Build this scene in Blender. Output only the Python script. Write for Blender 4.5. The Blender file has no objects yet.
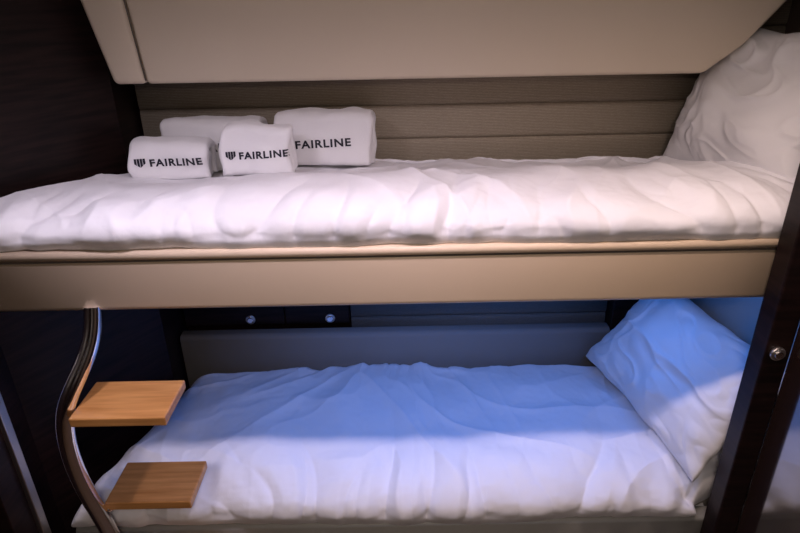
import bpy, bmesh, math
from mathutils import Vector, Matrix, noise
from mathutils.bvhtree import BVHTree

C = bpy.context.scene.collection
bpy.context.scene.view_settings.view_transform = 'Standard'
CAMZ = 1.90

# ------------------------------------------------------------ materials
def mat(name, col, rough=0.6, metal=0.0, spec=0.5, sheen=0.0, coat=0.0):
    m = bpy.data.materials.new(name); m.use_nodes = True
    b = m.node_tree.nodes["Principled BSDF"]
    b.inputs["Base Color"].default_value = (*col, 1)
    b.inputs["Roughness"].default_value = rough
    b.inputs["Metallic"].default_value = metal
    b.inputs["Specular IOR Level"].default_value = spec
    b.inputs["Sheen Weight"].default_value = sheen
    b.inputs["Coat Weight"].default_value = coat
    return m, m.node_tree, b

def coords(nt, scale=(1,1,1)):
    tc = nt.nodes.new("ShaderNodeTexCoord"); mp = nt.nodes.new("ShaderNodeMapping")
    mp.inputs["Scale"].default_value = scale
    nt.links.new(tc.outputs["Object"], mp.inputs["Vector"])
    return mp.outputs["Vector"]

def noise_bump(nt, b, scale, strength, dist=0.002, stretch=(1,1,1), detail=4):
    n = nt.nodes.new("ShaderNodeTexNoise"); n.inputs["Scale"].default_value = scale
    n.inputs["Detail"].default_value = detail
    nt.links.new(coords(nt, stretch), n.inputs["Vector"])
    bp = nt.nodes.new("ShaderNodeBump"); bp.inputs["Strength"].default_value = strength
    bp.inputs["Distance"].default_value = dist
    nt.links.new(n.outputs["Fac"], bp.inputs["Height"])
    nt.links.new(bp.outputs["Normal"], b.inputs["Normal"])
    return n

def noise_color(nt, b, scale, c1, c2, stretch=(1,1,1), lo=0.35, hi=0.65, detail=5):
    n = nt.nodes.new("ShaderNodeTexNoise"); n.inputs["Scale"].default_value = scale
    n.inputs["Detail"].default_value = detail
    nt.links.new(coords(nt, stretch), n.inputs["Vector"])
    r = nt.nodes.new("ShaderNodeValToRGB")
    r.color_ramp.elements[0].position = lo; r.color_ramp.elements[0].color = (*c1,1)
    r.color_ramp.elements[1].position = hi; r.color_ramp.elements[1].color = (*c2,1)
    nt.links.new(n.outputs["Fac"], r.inputs["Fac"])
    nt.links.new(r.outputs["Color"], b.inputs["Base Color"])

M = {}
m, nt, b = mat("cotton_white", (0.80,0.79,0.82), 0.75, sheen=0.1); noise_bump(nt,b,30,0.28,0.005,(1,0.6,1),5); M["cotton"]=m
m, nt, b = mat("cotton_pillow", (0.74,0.73,0.74), 0.75, sheen=0.1); noise_bump(nt,b,12,0.3,0.008,(1,1,1),4); M["pillow"]=m
m, nt, b = mat("terry", (0.86,0.85,0.87), 0.95, sheen=0.3); noise_bump(nt,b,420,0.7,0.003,(1,1,1),2); M["terry"]=m
m, nt, b = mat("embroidery_navy", (0.006,0.006,0.02), 0.6); M["navy"]=m
m, nt, b = mat("leather_cream", (0.76,0.60,0.44), 0.45); noise_bump(nt,b,260,0.12,0.001); M["leather"]=m
m, nt, b = mat("leather_locker", (0.66,0.56,0.43), 0.5); noise_bump(nt,b,260,0.12,0.001); M["locker"]=m
m, nt, b = mat("seam_dark", (0.10,0.08,0.065), 0.8); M["seam"]=m
m, nt, b = mat("wood_dark", (0.012,0.007,0.006), 0.4, spec=0.2)
noise_color(nt,b,6,(0.006,0.003,0.003),(0.017,0.008,0.007),(1,1,12)); M["wood_dark"]=m
m, nt, b = mat("door_lacquer", (0.022,0.012,0.010), 0.10, spec=1.0, coat=1.0)
b.inputs["Coat Roughness"].default_value=0.06; b.inputs["IOR"].default_value=2.0
M["door"]=m
m, nt, b = mat("oak", (0.45,0.22,0.09), 0.35)
noise_color(nt,b,5,(0.42,0.18,0.05),(0.62,0.30,0.10),(1.2,14,14),0.3,0.7,6); M["oak"]=m
m, nt, b = mat("chrome", (0.95,0.95,0.97), 0.10, 1.0); M["chrome"]=m
m, nt, b = mat("satin_metal", (0.6,0.57,0.55), 0.35, 1.0); M["satin"]=m
m, nt, b = mat("ceiling_white", (0.6,0.57,0.54), 0.7); noise_bump(nt,b,60,0.1); M["ceil"]=m
m, nt, b = mat("panel_cream", (0.42,0.42,0.40), 0.5); noise_bump(nt,b,120,0.1); M["panel"]=m
m, nt, b = mat("brown_vinyl", (0.12,0.085,0.07), 0.5); noise_bump(nt,b,120,0.1); M["brown"]=m
m, nt, b = mat("floor_wood", (0.06,0.03,0.02), 0.4)
noise_color(nt,b,4,(0.035,0.018,0.010),(0.08,0.045,0.025),(10,1,1)); M["floor"]=m
m, nt, b = mat("pad_fabric", (0.26,0.24,0.22), 0.85); noise_bump(nt,b,500,0.3,0.001); M["pad"]=m
def woven(name, c1, c2):
    m, nt, b = mat(name, c1, 0.8)
    w = nt.nodes.new("ShaderNodeTexWave"); w.wave_type='BANDS'; w.bands_direction='Z'
    w.inputs["Scale"].default_value=60; w.inputs["Distortion"].default_value=2.5; w.inputs["Detail"].default_value=3
    w.inputs["Detail Scale"].default_value=3
    nt.links.new(coords(nt,(0.25,1,1)), w.inputs["Vector"])
    n2 = nt.nodes.new("ShaderNodeTexNoise"); n2.inputs["Scale"].default_value=40
    nt.links.new(coords(nt,(4,1,12)), n2.inputs["Vector"])
    mx = nt.nodes.new("ShaderNodeMath"); mx.operation='MULTIPLY'
    nt.links.new(w.outputs["Fac"], mx.inputs[0]); nt.links.new(n2.outputs["Fac"], mx.inputs[1])
    r = nt.nodes.new("ShaderNodeValToRGB")
    r.color_ramp.elements[0].position=0.05; r.color_ramp.elements[0].color=(*c1,1)
    r.color_ramp.elements[1].position=0.6; r.color_ramp.elements[1].color=(*c2,1)
    nt.links.new(mx.outputs[0], r.inputs["Fac"]); nt.links.new(r.outputs["Color"], b.inputs["Base Color"])
    bp = nt.nodes.new("ShaderNodeBump"); bp.inputs["Strength"].default_value=0.3; bp.inputs["Distance"].default_value=0.002
    nt.links.new(mx.outputs[0], bp.inputs["Height"]); nt.links.new(bp.outputs["Normal"], b.inputs["Normal"])
    return m
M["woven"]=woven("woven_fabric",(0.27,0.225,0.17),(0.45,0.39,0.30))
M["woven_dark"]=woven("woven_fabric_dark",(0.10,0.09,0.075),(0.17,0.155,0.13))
def emis(name,col,s):
    m,nt,b = mat(name,col); b.inputs["Emission Color"].default_value=(*col,1); b.inputs["Emission Strength"].default_value=s
    return m
M["led"]=emis("led_blue",(0.05,0.25,1.0),6)
M["lamp"]=emis("lamp_glass",(1.0,0.88,0.85),40)
M["fill"]=emis("fill_emitter",(1.0,0.86,0.78),12)  # glowing surface of the added fill, not a fitting of the cabin

# ------------------------------------------------------------ helpers
def empty(name, loc=(0,0,0)):
    e = bpy.data.objects.new(name, None); C.objects.link(e); e.location = loc; return e

def obj_from_bm(name, bm, material, parent=None, smooth=False):
    me = bpy.data.meshes.new(name); bm.normal_update(); bm.to_mesh(me); bm.free()
    o = bpy.data.objects.new(name, me); C.objects.link(o)
    if material: me.materials.append(material)
    if smooth:
        for p in me.polygons: p.use_smooth = True
    if parent: o.parent = parent
    return o

def hull(name, pts, material, bevel=0.0, parent=None, seg=3):
    bm = bmesh.new()
    for p in pts: bm.verts.new(p)
    bmesh.ops.convex_hull(bm, input=bm.verts)
    bmesh.ops.dissolve_limit(bm, angle_limit=0.01, verts=bm.verts, edges=bm.edges)
    if bevel > 0:
        bmesh.ops.bevel(bm, geom=list(bm.edges), offset=bevel, segments=seg, profile=0.5, affect='EDGES')
    bmesh.ops.recalc_face_normals(bm, faces=bm.faces)
    return obj_from_bm(name, bm, material, parent, smooth=bevel>0.012)

def box(name, x0,x1,y0,y1,z0,z1, material, bevel=0.0, parent=None, seg=3):
    return hull(name, [(x,y,z) for x in (x0,x1) for y in (y0,y1) for z in (z0,z1)], material, bevel, parent, seg)

def extrude_profile(name, prof, x0, x1, material, parent=None, smooth=True, nx=1):
    bm = bmesh.new(); rows=[]
    for i in range(nx+1):
        x = x0+(x1-x0)*i/nx
        rows.append([bm.verts.new((x,p[0],p[1])) for p in prof])
    n=len(prof)
    for i in range(nx):
        for j in range(n):
            k=(j+1)%n
            bm.faces.new((rows[i][j],rows[i][k],rows[i+1][k],rows[i+1][j]))
    bm.faces.new(rows[0]); bm.faces.new(rows[-1][::-1])
    bmesh.ops.recalc_face_normals(bm, faces=bm.faces)
    o = obj_from_bm(name,bm,material,parent,smooth)
    if smooth:
        for p in o.data.polygons:
            if abs(p.normal.x)>0.9: p.use_smooth=False
    return o

def cyl(name, loc, radius, depth, axis, material, parent=None, bevel=0.0, seg=32):
    bm = bmesh.new()
    bmesh.ops.create_cone(bm, cap_ends=True, segments=seg, radius1=radius, radius2=radius, depth=depth)
    if bevel>0:
        es=[e for e in bm.edges if abs(e.verts[0].co.z-e.verts[1].co.z)<1e-6]
        bmesh.ops.bevel(bm, geom=es, offset=bevel, segments=3, profile=0.5, affect='EDGES')
    rot = {'z':Matrix(), 'y':Matrix.Rotation(math.pi/2,4,'X'), 'x':Matrix.Rotation(math.pi/2,4,'Y')}[axis]
    bmesh.ops.transform(bm, matrix=Matrix.Translation(loc)@rot, verts=bm.verts)
    return obj_from_bm(name,bm,material,parent)

def tube(name, pts, radius, material, parent=None):
    cu = bpy.data.curves.new(name,'CURVE'); cu.dimensions='3D'
    sp = cu.splines.new('NURBS'); sp.points.add(len(pts)-1)
    for p,q in zip(sp.points, pts): p.co=(*q,1)
    sp.use_endpoint_u=True; sp.order_u=4; sp.resolution_u=12
    cu.bevel_depth=radius; cu.bevel_resolution=8; cu.use_fill_caps=True
    o=bpy.data.objects.new(name,cu)
    C.objects.link(o)
    dg=bpy.context.evaluated_depsgraph_get()
    me=bpy.data.meshes.new_from_object(o.evaluated_get(dg))
    bpy.data.objects.remove(o)
    o=bpy.data.objects.new(name,me); C.objects.link(o); me.materials.clear(); me.materials.append(material)
    for p in me.polygons: p.use_smooth=True
    if parent: o.parent=parent
    return o

def lerp(a,b,t): return a+(b-a)*t
def sstep(a,b,x):
    t=max(0,min(1,(x-a)/(b-a))); return t*t*(3-2*t)

# ------------------------------------------------------------ room shell
XR=1.275
box("floor",-1.6,1.6,-1.0,2.3,-0.05,0,M["floor"])
box("ceiling",-1.6,1.6,-1.0,2.3,2.12,2.17,M["ceil"])
box("wall_back",-1.6,1.6,2.16,2.22,0,2.12,M["wood_dark"])
box("wall_front",-1.6,1.6,-1.05,-1.0,0,2.12,M["wood_dark"])
def wall_poly(name, pts, thick, material):
    bm=bmesh.new()
    a=[];bb=[]
    for (x,y) in pts:
        a.append((bm.verts.new((x,y,0)),bm.verts.new((x,y,2.12))))
        bb.append((bm.verts.new((x+thick,y,0)),bm.verts.new((x+thick,y,2.12))))
    for i in range(len(pts)-1):
        bm.faces.new((a[i][0],a[i+1][0],a[i+1][1],a[i][1]))
        bm.faces.new((bb[i][0],bb[i][1],bb[i+1][1],bb[i+1][0]))
        bm.faces.new((a[i][1],a[i+1][1],bb[i+1][1],bb[i][1]))
        bm.faces.new((a[i][0],bb[i][0],bb[i+1][0],a[i+1][0]))
    for i in (0,-1): bm.faces.new((a[i][0],a[i][1],bb[i][1],bb[i][0]))
    bmesh.ops.recalc_face_normals(bm,faces=bm.faces)
    return obj_from_bm(name,bm,material)
wall_poly("wall_left",[(-1.17,-1.0),(-1.17,1.50),(-0.885,1.93),(-0.885,2.16)],-0.05,M["wood_dark"])
wall_poly("wall_right",[(XR,-1.0),(XR,2.16)],0.05,M["brown"])
box("trim_1",-1.168,-1.062,1.18,1.29,0.0,1.13,M["wood_dark"],0.003)
box("trim_2",-1.068,-1.050,1.262,1.292,0.0,1.13,M["satin"],0.003)

# ------------------------------------------------------------ upholstered wall panels
def padded_bands(name,x0,x1,yf,z0,bh,n,material,yb=2.155,puff=0.006):
    e=empty(name)
    for k in range(n):
        a=z0+k*bh+0.0005; c=z0+(k+1)*bh-0.0005
        prof=[(yb,a)]
        for i in range(17):
            t=i/16; s=abs(2*t-1)
            prof.append((yf+puff*(s**9), lerp(a,c,t)))
        prof.append((yb,c))
        extrude_profile("band_%d"%(k+1),prof,x0,x1,material,e)
    return e
padded_bands("padded_wall_panel",-0.875,XR-0.01,2.078,1.19,0.115,6,M["woven"])
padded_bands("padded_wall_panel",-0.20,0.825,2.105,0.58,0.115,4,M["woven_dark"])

# ------------------------------------------------------------ overhead locker
lk=empty("overhead_locker")
hull("front_panel",[(x,y,z) for (x,z,yf) in ((-0.742,1.650,1.85),(0.915,1.650,1.85),(-0.742,2.115,1.76),(1.24,2.115,1.76),
      (1.010,1.73,1.8345),(1.11,1.87,1.8074)) for y in (yf,2.07)],M["locker"],0.014,lk,5)
hull("end_panel",[(x,y,z) for (x,z,yf) in ((-0.840,1.650,1.85),(-0.745,1.650,1.85),(-0.895,2.115,1.76),(-0.745,2.115,1.76)) for y in (yf,2.07)],M["locker"],0.016,lk,5)
hull("carcass",[(x,y,z) for x in (-0.82,0.9) for y in (1.89,2.068) for z in (1.67,2.10)],M["seam"],0,lk)
tube("piping",[(-0.7435,1.853,1.66),(-0.7435,1.80,1.90),(-0.7435,1.762,2.11)],0.0018,M["seam"],lk)

# ------------------------------------------------------------ bunk bed
bed=empty("bunk_bed")
def rounded_prof(y0,y1,z0,z1,r,n=6):
    pts=[]
    for cx,cz,a0 in ((y1-r,z1-r,0),(y0+r,z1-r,90),(y0+r,z0+r,180),(y1-r,z0+r,270)):
        for i in range(n+1):
            a=math.radians(a0+90*i/n); pts.append((cx+r*math.cos(a),cz+r*math.sin(a)))
    return pts
extrude_profile("rail_face",rounded_prof(1.370,1.425,1.148,1.292,0.014),-1.165,XR-0.005,M["leather"],bed)
extrude_profile("rail_top_roll",rounded_prof(1.362,1.425,1.292,1.317,0.0122),-1.165,XR-0.005,M["leather"],bed)
box("rail_seam",-1.165,XR-0.005,1.371,1.42,1.287,1.297,M["seam"],0,bed)
box("upper_base",-0.88,XR-0.01,1.425,2.07,1.16,1.20,M["panel"],0.004,bed)
box("upper_base_foot",-1.14,-0.88,1.425,1.53,1.16,1.20,M["panel"],0.004,bed)
box("upper_mattress",-0.86,1.18,1.43,2.055,1.20,1.325,M["pad"],0.02,bed)
extrude_profile("lower_rim",rounded_prof(1.345,1.40,0.27,0.395,0.014),-1.02,1.11,M["panel"],bed)
box("lower_plinth",-1.0,1.11,1.385,2.07,0.0,0.27,M["wood_dark"],0,bed)
box("lower_base",-0.86,1.11,1.40,2.03,0.27,0.36,M["pad"],0,bed)
box("lower_mattress",-0.85,1.09,1.41,2.02,0.36,0.47,M["pad"],0.02,bed)
extrude_profile("back_pad",rounded_prof(2.035,2.10,0.28,0.662,0.02),-0.875,0.825,M["pad"],bed)

cab=empty("storage_cabinet")
box("carcass",-0.875,-0.205,2.125,2.155,0.67,1.15,M["wood_dark"],0.002,cab)
box("door_leaf_1",-0.87,-0.47,2.105,2.124,0.67,1.0,M["wood_dark"],0.003,cab)
box("door_leaf_2",-0.465,-0.208,2.105,2.124,0.67,1.0,M["wood_dark"],0.003,cab)
for i,x in enumerate((-0.605,-0.285)):
    cyl("lock_ring_%d"%(i+1),(x,2.101,0.697),0.020,0.008,'y',M["satin"],cab,0.003)
    cyl("lock_button_%d"%(i+1),(x,2.096,0.697),0.013,0.010,'y',M["chrome"],cab,0.003)
box("trim_3",0.83,1.11,2.05,2.155,0.0,1.155,M["wood_dark"],0.004)
box("trim_4",1.115,XR-0.002,1.38,2.045,0.0,1.155,M["panel"],0.004)

# ------------------------------------------------------------ duvets
def ridged(x,y,z,p=3):
    v=1-abs(noise.noise(Vector((x,y,z))))*2.2
    return max(0,v)**p
def billow(x,y,z,p=0.6):
    return min(1,abs(noise.noise(Vector((x,y,z))))*2.4)**p

def duvet(name,xl,xr,yb,yf,ztop,ztuck,bulge,seed,amp_front,amp_top,NU=520,NV=190,extra=None):
    H=ztop-ztuck; r=min(0.13,H*1.15)
    path=[(yb,ztop-0.05),(yb-0.012,ztop-0.018),(yb-0.04,ztop)]
    for i in range(1,24): path.append((lerp(yb-0.04,yf+r,i/24),ztop))
    for i in range(0,13):
        a=math.radians(90+ 90*i/12)
        path.append((yf+r+(r+bulge)*math.cos(a), ztuck+H*0.40+H*0.60*math.sin(a)))
    path+= [(yf-bulge+0.002,ztuck+H*0.25),(yf-bulge+0.010,ztuck+H*0.08),(yf-bulge+0.022,ztuck-0.002),(yf-bulge+0.05,ztuck)]
    L=[0]
    for i in range(1,len(path)): L.append(L[-1]+math.dist(path[i],path[i-1]))
    def at(s):
        s*=L[-1]
        for i in range(1,len(L)):
            if s<=L[i]+1e-9:
                t=(s-L[i-1])/(L[i]-L[i-1])
                return (lerp(path[i-1][0],path[i][0],t),lerp(path[i-1][1],path[i][1],t))
        return path[-1]
    prof=[at(j/NV) for j in range(NV+1)]
    nrm=[]
    for j in range(NV+1):
        a=prof[max(0,j-3)]; c=prof[min(NV,j+3)]
        dy,dz=c[0]-a[0],c[1]-a[1]; l=math.hypot(dy,dz)
        nrm.append((dz/l,-dy/l))
    bm=bmesh.new(); rows=[]
    for i in range(NU+1):
        u=i/NU; row=[]
        for j in range(NV+1):
            y,z=prof[j]; ny,nz=nrm[j]
            x0=xl(y); x1=xr(y)
            x=lerp(x0,x1,u)
            dist=min(x-x0,x1-x); re=0.09
            if dist<re:
                f=math.sqrt(max(0,1-(1-dist/re)**2)); z=ztuck+(z-ztuck)*f
                y=lerp(y+0.03*(1-f)*(1 if y<(yb+yf)/2 else -0.3),y,f)
            front=sstep(yf+0.24,yf+0.02,y)
            tuck=sstep(ztop-0.01,ztuck,z)
            edge=1-0.75*sstep(0.55,1.0,tuck)
            back=sstep(yb-0.15,yb,y)
            wx=noise.noise(Vector((x*1.5,y*1.5,seed)))
            wy=noise.noise(Vector((x*1.5,y*1.5,seed+9)))
            wz=noise.noise(Vector((x*5,y*5+z*5,seed+19)))
            d=0.028*noise.noise(Vector((x*2.2,y*2.8,seed+3)))*(1-0.5*tuck)
            d+=0.010*noise.noise(Vector((x*6+wx,y*6,seed+5)))
            g1=billow(x*5.5+wx*1.2+(y-yf)*wy*4, (y+z)*1.4, seed+1,0.8)-0.6
            g2=billow(x*12+wx*2+wz*0.4+(y-yf)*wy*6, (y+z)*2.2, seed+2,0.8)-0.6
            d+=amp_front*(1.6*g1*(0.2+0.8*front)+0.8*g2*(0.08+0.92*front+0.6*back))*edge
            c3=ridged((x+y*0.8)*3.2+wy*1.6,(y-x*0.5)*1.4+wx, seed+4,2.5)
            c4=ridged((x*0.6-y)*4.4+wx*1.8,(y+x)*1.1, seed+6,2.5)
            c5=ridged(x*7+wy*2+wz*0.5,y*2.2+wx, seed+8,3)
            d+=amp_top*(c3+0.8*c4+0.55*c5-0.5)*(1-tuck)
            d+=0.0028*noise.noise(Vector((x*18+wz,y*14+z*14,seed)))+0.0012*noise.noise(Vector((x*45,y*40+z*40,seed)))
            if extra: d+=extra(x,y,z)
            row.append(bm.verts.new((x,y+ny*d,z+nz*d)))
        rows.append(row)
    for i in range(NU):
        for j in range(NV):
            bm.faces.new((rows[i][j],rows[i][j+1],rows[i+1][j+1],rows[i+1][j]))
    bvh=BVHTree.FromBMesh(bm)
    return obj_from_bm(name,bm,M["cotton"],None,True),bvh

def xl_up(y):
    if y<1.50: return -1.150
    return lerp(-1.150,-0.865,min(1,(y-1.50)/0.43))
_,UB=duvet("duvet",xl_up,lambda y:XR-0.035,2.055,1.400,1.416,1.313,0.036,3.3,0.013,0.009,
   extra=lambda x,y,z:-0.058*sstep(1.58,1.96,y))
def xl_lo(y): return lerp(-1.03,-0.865,min(1,max(0,(y-1.33)/0.62)))
duvet("duvet",xl_lo,lambda y:lerp(0.90,1.10,sstep(1.345,1.45,y)),2.03,1.36,0.530,0.398,0.03,17.7,0.015,0.010)

# ------------------------------------------------------------ pillows
def pillow(name,center,Ld,Ud,a,bb,T,seed):
    Ld=Vector(Ld).normalized(); Ud=Vector(Ud); Ud=(Ud-Ld*Ud.dot(Ld)).normalized(); N=Ld.cross(Ud)
    if N.x>0: N=-N
    n=140; bm=bmesh.new(); c=Vector(center)
    for side in (1,-1):
        g=[]
        for i in range(n+1):
            row=[]
            for j in range(n+1):
                u=-1+2*i/n; v=-1+2*j/n
                uu=math.sin(u*math.pi/2)*0.35+u*0.65; vv=math.sin(v*math.pi/2)*0.35+v*0.65
                px=a*uu*(1-0.06*(1-vv*vv)*uu*uu); py=bb*vv*(1-0.07*(1-uu*uu)*vv*vv)
                t=((1-abs(uu)**2.4)*(1-abs(vv)**2.4))**0.6
                edge=1-t
                w=noise.noise(Vector((uu*1.7,vv*1.7,seed)))
                d=T*t
                if side==1:
                    d+=t**0.6*(0.030*noise.noise(Vector((uu*1.5,vv*1.5,seed+2)))
                        +0.010*ridged(uu*1.6+w*1.0,vv*0.8+w*1.2,seed+4,2.2)
                        +0.008*ridged(uu*0.9+w*1.2,vv*2.2-uu*1.2+w,seed+6,2.2)
                        +0.005*noise.noise(Vector((uu*4,vv*4,seed))))
                    d+=0.012*edge*t**0.4*(billow(uu*4+w,vv*4,seed+8,0.9)-0.4)
                wob=0.010*noise.noise(Vector((uu*3,vv*3,seed+7)))
                dd=d*side*(1 if side==1 else 0.45)
                row.append(bm.verts.new(c+Ld*(px+wob)+Ud*(py+wob)+N*dd))
            g.append(row)
        for i in range(n):
            for j in range(n):
                bm.faces.new((g[i][j],g[i+1][j],g[i+1][j+1],g[i][j+1]))
    bmesh.ops.remove_doubles(bm,verts=bm.verts,dist=0.0008)
    bmesh.ops.recalc_face_normals(bm,faces=bm.faces)
    return obj_from_bm(name,bm,M["pillow"],None,True)
pillow("pillow",(1.078,1.755,1.563),(-0.32,0.94,0.0),(0.34,0.05,0.94),0.31,0.225,0.105,4.0)
pillow("pillow",(0.930,1.70,0.715),(-0.20,0.98,0.03),(0.62,0.1,0.78),0.335,0.215,0.10,11.0)

# ------------------------------------------------------------ towels
def towel(name,loc,rotz,lean,w,H,D,th,seed,text_x,tilt,tz=0.40,ts=0.034):
    root_bm=bmesh.new()
    def ulayer(Dl,Hl,wl,th,sd):
        rc=min(0.020,Dl/2-th/2-0.001) if Dl/2-th/2>0.006 else 0.005
        yo=Dl/2-th/2; zo=Hl-th/2
        path=[(-yo,th*0.3+ (zo-rc-th*0.3)*i/10) for i in range(11)]
        for i in range(1,7):
            a=math.radians(180-90*i/6); path.append((-yo+rc+rc*math.cos(a),zo-rc+rc*math.sin(a)))
        for i in range(1,6): path.append((lerp(-yo+rc,yo-rc,i/6),zo+0.004*math.sin(math.pi*i/6)))
        for i in range(0,7):
            a=math.radians(90-90*i/6); path.append((yo-rc+rc*math.cos(a),zo-rc+rc*math.sin(a)))
        path+=[(yo,zo-rc-(zo-rc-th*0.3)*i/10) for i in range(1,11)]
        nn=len(path); nrm=[]
        for i in range(nn):
            a=path[max(0,i-1)];c=path[min(nn-1,i+1)]
            l=math.dist(a,c); nrm.append((-(c[1]-a[1])/l,(c[0]-a[0])/l))
        NX=60; rows=[]
        for k in range(NX+1):
            t=-1+2*k/NX; x=wl/2*(math.sin(t*math.pi/2)*0.5+t*0.5)
            rr=0.013; e=(abs(x)-(wl/2-rr))/rr
            f=math.sqrt(max(0.0004,1-e*e)) if e>0 else 1
            ring=[]
            for sgn,rng in ((1,range(nn)),(-1,range(nn-1,-1,-1))):
                for i in rng:
                    y,z=path[i]; hh=th/2*f*sgn
                    if i in (0,nn-1): hh*=0.55
                    P=Vector((x,y+nrm[i][0]*hh,z+nrm[i][1]*hh))
                    dn=0.013*noise.noise(Vector((P.x*9,P.y*9,P.z*12+sd)))+0.004*noise.noise(Vector((P.x*26,P.y*26,P.z*30+sd)))
                    P.z+=dn*min(1,P.z/0.05); P.y+=dn
                    P.x+=0.014*noise.noise(Vector((P.y*14,P.z*14,sd+4)))
                    P.z-=0.008*(abs(x)/(wl/2))**4*(P.z/Hl)
                    ring.append(root_bm.verts.new(P))
            rows.append(ring)
        m_=len(rows[0])
        for k in range(NX):
            for j in range(m_):
                q=(j+1)%m_
                root_bm.faces.new((rows[k][j],rows[k][q],rows[k+1][q],rows[k+1][j]))
        root_bm.faces.new(rows[0]); root_bm.faces.new(rows[-1][::-1])
    ulayer(D,H,w,th,seed)
    ulayer(D-2*th-0.001,H-th-0.001,w-0.006,min(th,(D-2*th)/2-0.001),seed+5)
    bmesh.ops.recalc_face_normals(root_bm,faces=root_bm.faces)
    bvh=BVHTree.FromBMesh(root_bm)
    o=obj_from_bm(name,root_bm,M["terry"],None,True)
    def stick(me):
        bm=bmesh.new(); bm.from_mesh(me)
        bmesh.ops.triangulate(bm,faces=bm.faces)
        bmesh.ops.subdivide_edges(bm,edges=[e for e in bm.edges if e.calc_length()>0.006],cuts=2,use_grid_fill=True)
        for v in bm.verts:
            hit=bvh.ray_cast(Vector((v.co.x,-0.5,v.co.z)),Vector((0,1,0)))
            if hit[0] is not None: v.co.y=hit[0].y-0.0022+ (v.co.y*0.2)
        bm.to_mesh(me); bm.free()
    cu=bpy.data.curves.new("lettering",'FONT'); cu.body="FAIRLINE"; cu.size=ts; cu.extrude=0.0006
    cu.offset=0.0010; cu.space_character=1.14
    t=bpy.data.objects.new("lettering",cu); C.objects.link(t)
    dg=bpy.context.evaluated_depsgraph_get(); dg.update()
    me=bpy.data.meshes.new_from_object(t.evaluated_get(dg)); bpy.data.objects.remove(t)
    base=Matrix.Translation((text_x,0,H*tz))@Matrix.Rotation(tilt,4,'Y')@Matrix.Rotation(math.pi/2,4,'X')@Matrix.Diagonal((1.18,1,1,1))
    me.transform(base); stick(me)
    lo=bpy.data.objects.new("lettering",me); C.objects.link(lo); lo.parent=o
    me.materials.clear(); me.materials.append(M["navy"])
    bm=bmesh.new()
    k=ts/0.031; cx=-0.0224*k
    for s in range(4):
        x0=(-0.036+s*0.0072)*k; x1=x0+0.0058*k; top=0.026*k
        bot=lambda x: -0.002+abs(x-cx)*0.95
        vs=[bm.verts.new(p) for p in ((x0,top,0),(x1,top,0),(x1,bot(x1),0),(x0,bot(x0),0))]
        bm.faces.new(vs)
    me=bpy.data.meshes.new("emblem"); bm.to_mesh(me); bm.free()
    me.transform(base)
    stick(me)
    me.materials.append(M["navy"])
    eo=bpy.data.objects.new("emblem",me); C.objects.link(eo); eo.parent=o
    zs=[]
    for fx in (-0.4,-0.2,0,0.2,0.4):
        for fy in (-0.4,0,0.4):
            h=UB.ray_cast(Vector((loc[0]+fx*w,loc[1]+fy*D,1.7)),Vector((0,0,-1)))
            if h[0]: zs.append(h[0].z)
    zs.sort(); z=zs[int(len(zs)*0.5)]-0.004
    o.matrix_world=Matrix.Translation((loc[0],loc[1],z))@Matrix.Rotation(rotz,4,'Z')@Matrix.Rotation(lean,4,'X')
    return o
towel("towel",(-0.699,1.835),math.radians(2),math.radians(-4),0.238,0.122,0.13,0.030,1.0,-0.052,math.radians(-1),0.42,0.030)
towel("towel",(-0.423,1.81),math.radians(-2),math.radians(-6),0.212,0.155,0.115,0.028,7.0,-0.049,math.radians(-3),0.36,0.0280)
towel("towel",(-0.605,1.970),math.radians(0),math.radians(-6),0.33,0.174,0.11,0.027,13.0,-0.072,math.radians(-1),0.40,0.036)
towel("towel",(-0.240,1.955),math.radians(-4),math.radians(-8),0.32,0.182,0.12,0.029,21.0,-0.085,math.radians(-3),0.34,0.034)

# ------------------------------------------------------------ ladder
ld=empty("bunk_ladder")
tube("pole",[(-0.80,1.375,1.160),(-0.80,1.36,1.12),(-0.808,1.33,1.06),(-0.842,1.27,0.99),(-0.875,1.245,0.92),(-0.888,1.24,0.80),
             (-0.880,1.24,0.68),(-0.862,1.245,0.58),(-0.845,1.25,0.47),(-0.82,1.25,0.25),(-0.81,1.25,0.0)],0.0225,M["chrome"],ld)
cyl("floor_flange",(-0.81,1.25,0.006),0.045,0.012,'z',M["chrome"],ld,0.003)
box("tread_1",-0.842,-0.598,1.21,1.37,0.903,0.93,M["oak"],0.004,ld)
box("tread_2",-0.850,-0.606,1.262,1.425,0.563,0.59,M["oak"],0.004,ld)
box("tread_3",-0.80,-0.56,1.18,1.34,0.23,0.257,M["oak"],0.004,ld)
tube("bracket_1",[(-0.885,1.245,0.905),(-0.84,1.26,0.898),(-0.74,1.285,0.898),(-0.66,1.29,0.899)],0.008,M["chrome"],ld)
tube("bracket_2",[(-0.862,1.245,0.565),(-0.83,1.30,0.557),(-0.74,1.33,0.557),(-0.66,1.335,0.558)],0.008,M["chrome"],ld)

# ------------------------------------------------------------ lacquered door with its frame post
dr=empty("door_1")
box("post",0.918,0.985,1.275,1.340,0.0,2.115,M["wood_dark"],0.006,dr)
box("leaf",0.982,1.02,0.45,1.274,0.02,2.11,M["door"],0.003,dr)
cyl("lock_ring",(0.947,1.270,1.045),0.019,0.012,'y',M["satin"],dr,0.004)
cyl("lock_button",(0.947,1.264,1.045),0.011,0.010,'y',M["chrome"],dr,0.003)

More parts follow.
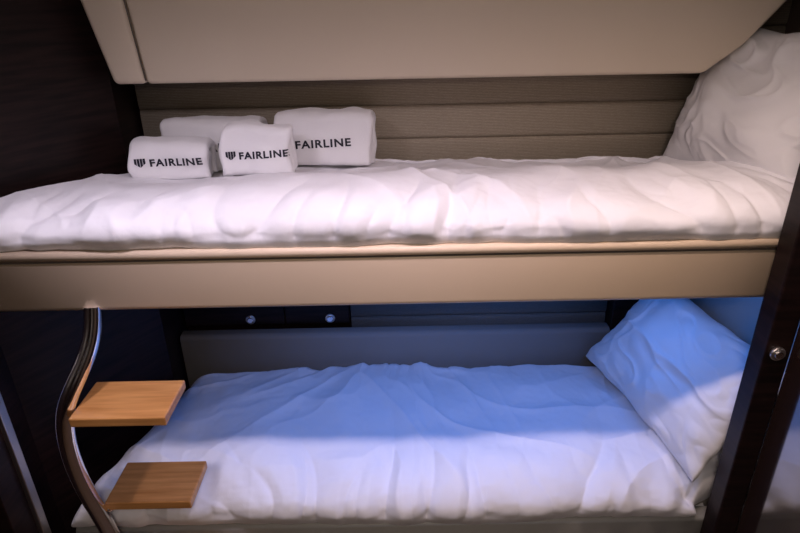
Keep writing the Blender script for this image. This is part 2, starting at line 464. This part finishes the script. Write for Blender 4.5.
# ------------------------------------------------------------ lights
def spot(x,y,col,power,size=100,rad=0.05):
    e=empty("ceiling_downlight")
    cyl("bezel",(x,y,2.112),0.062,0.012,'z',M["satin"],e,0.003)
    cyl("lens",(x,y,2.104),0.050,0.006,'z',M["lamp"],e)
    l=bpy.data.lights.new("beam",'SPOT'); l.energy=power; l.color=col; l.spot_size=math.radians(size); l.spot_blend=1.0
    l.shadow_soft_size=rad
    o=bpy.data.objects.new("beam",l); C.objects.link(o); o.location=(x,y,2.095); o.parent=e
spot(-0.66,1.08,(0.88,0.78,1.0),28,150)
spot(0.05,1.08,(0.96,0.79,0.98),28,150)
spot(0.72,1.08,(1.0,0.73,0.62),22,150)
e=empty("fill_light")  # added fill behind the camera, brightens rail and locker from the front
cyl("fill_disc",(0,-0.2,2.108),0.16,0.02,'z',M["fill"],e,0.004)
l=bpy.data.lights.new("fill_glow",'AREA'); l.shape='DISK'; l.size=0.3; l.energy=10; l.color=(1,0.82,0.68)
o=bpy.data.objects.new("fill_glow",l); C.objects.link(o); o.location=(0,-0.2,2.090); o.parent=e
e=empty("led_strip_light")
box("strip",-0.55,0.95,1.60,1.615,1.150,1.158,M["led"],0,e)
l=bpy.data.lights.new("strip_glow",'AREA'); l.shape='RECTANGLE'; l.size=1.4; l.size_y=0.02; l.energy=3.6; l.color=(0.06,0.26,1.0)
o=bpy.data.objects.new("strip_glow",l); C.objects.link(o); o.location=(0.20,1.6075,1.147); o.parent=e

w=bpy.data.worlds.new("world"); bpy.context.scene.world=w; w.use_nodes=True
w.node_tree.nodes["Background"].inputs[0].default_value=(0.02,0.02,0.03,1)
w.node_tree.nodes["Background"].inputs[1].default_value=0.3

# ------------------------------------------------------------ camera
cam=bpy.data.cameras.new("camera"); co=bpy.data.objects.new("camera",cam); C.objects.link(co)
cam.lens=27; cam.sensor_width=36; cam.clip_start=0.02
co.matrix_world=Matrix.Translation((0,0,CAMZ))@Matrix.Rotation(math.radians(65),4,'X')@Matrix.Rotation(math.radians(-1.1),4,'Z')
bpy.context.scene.camera=co
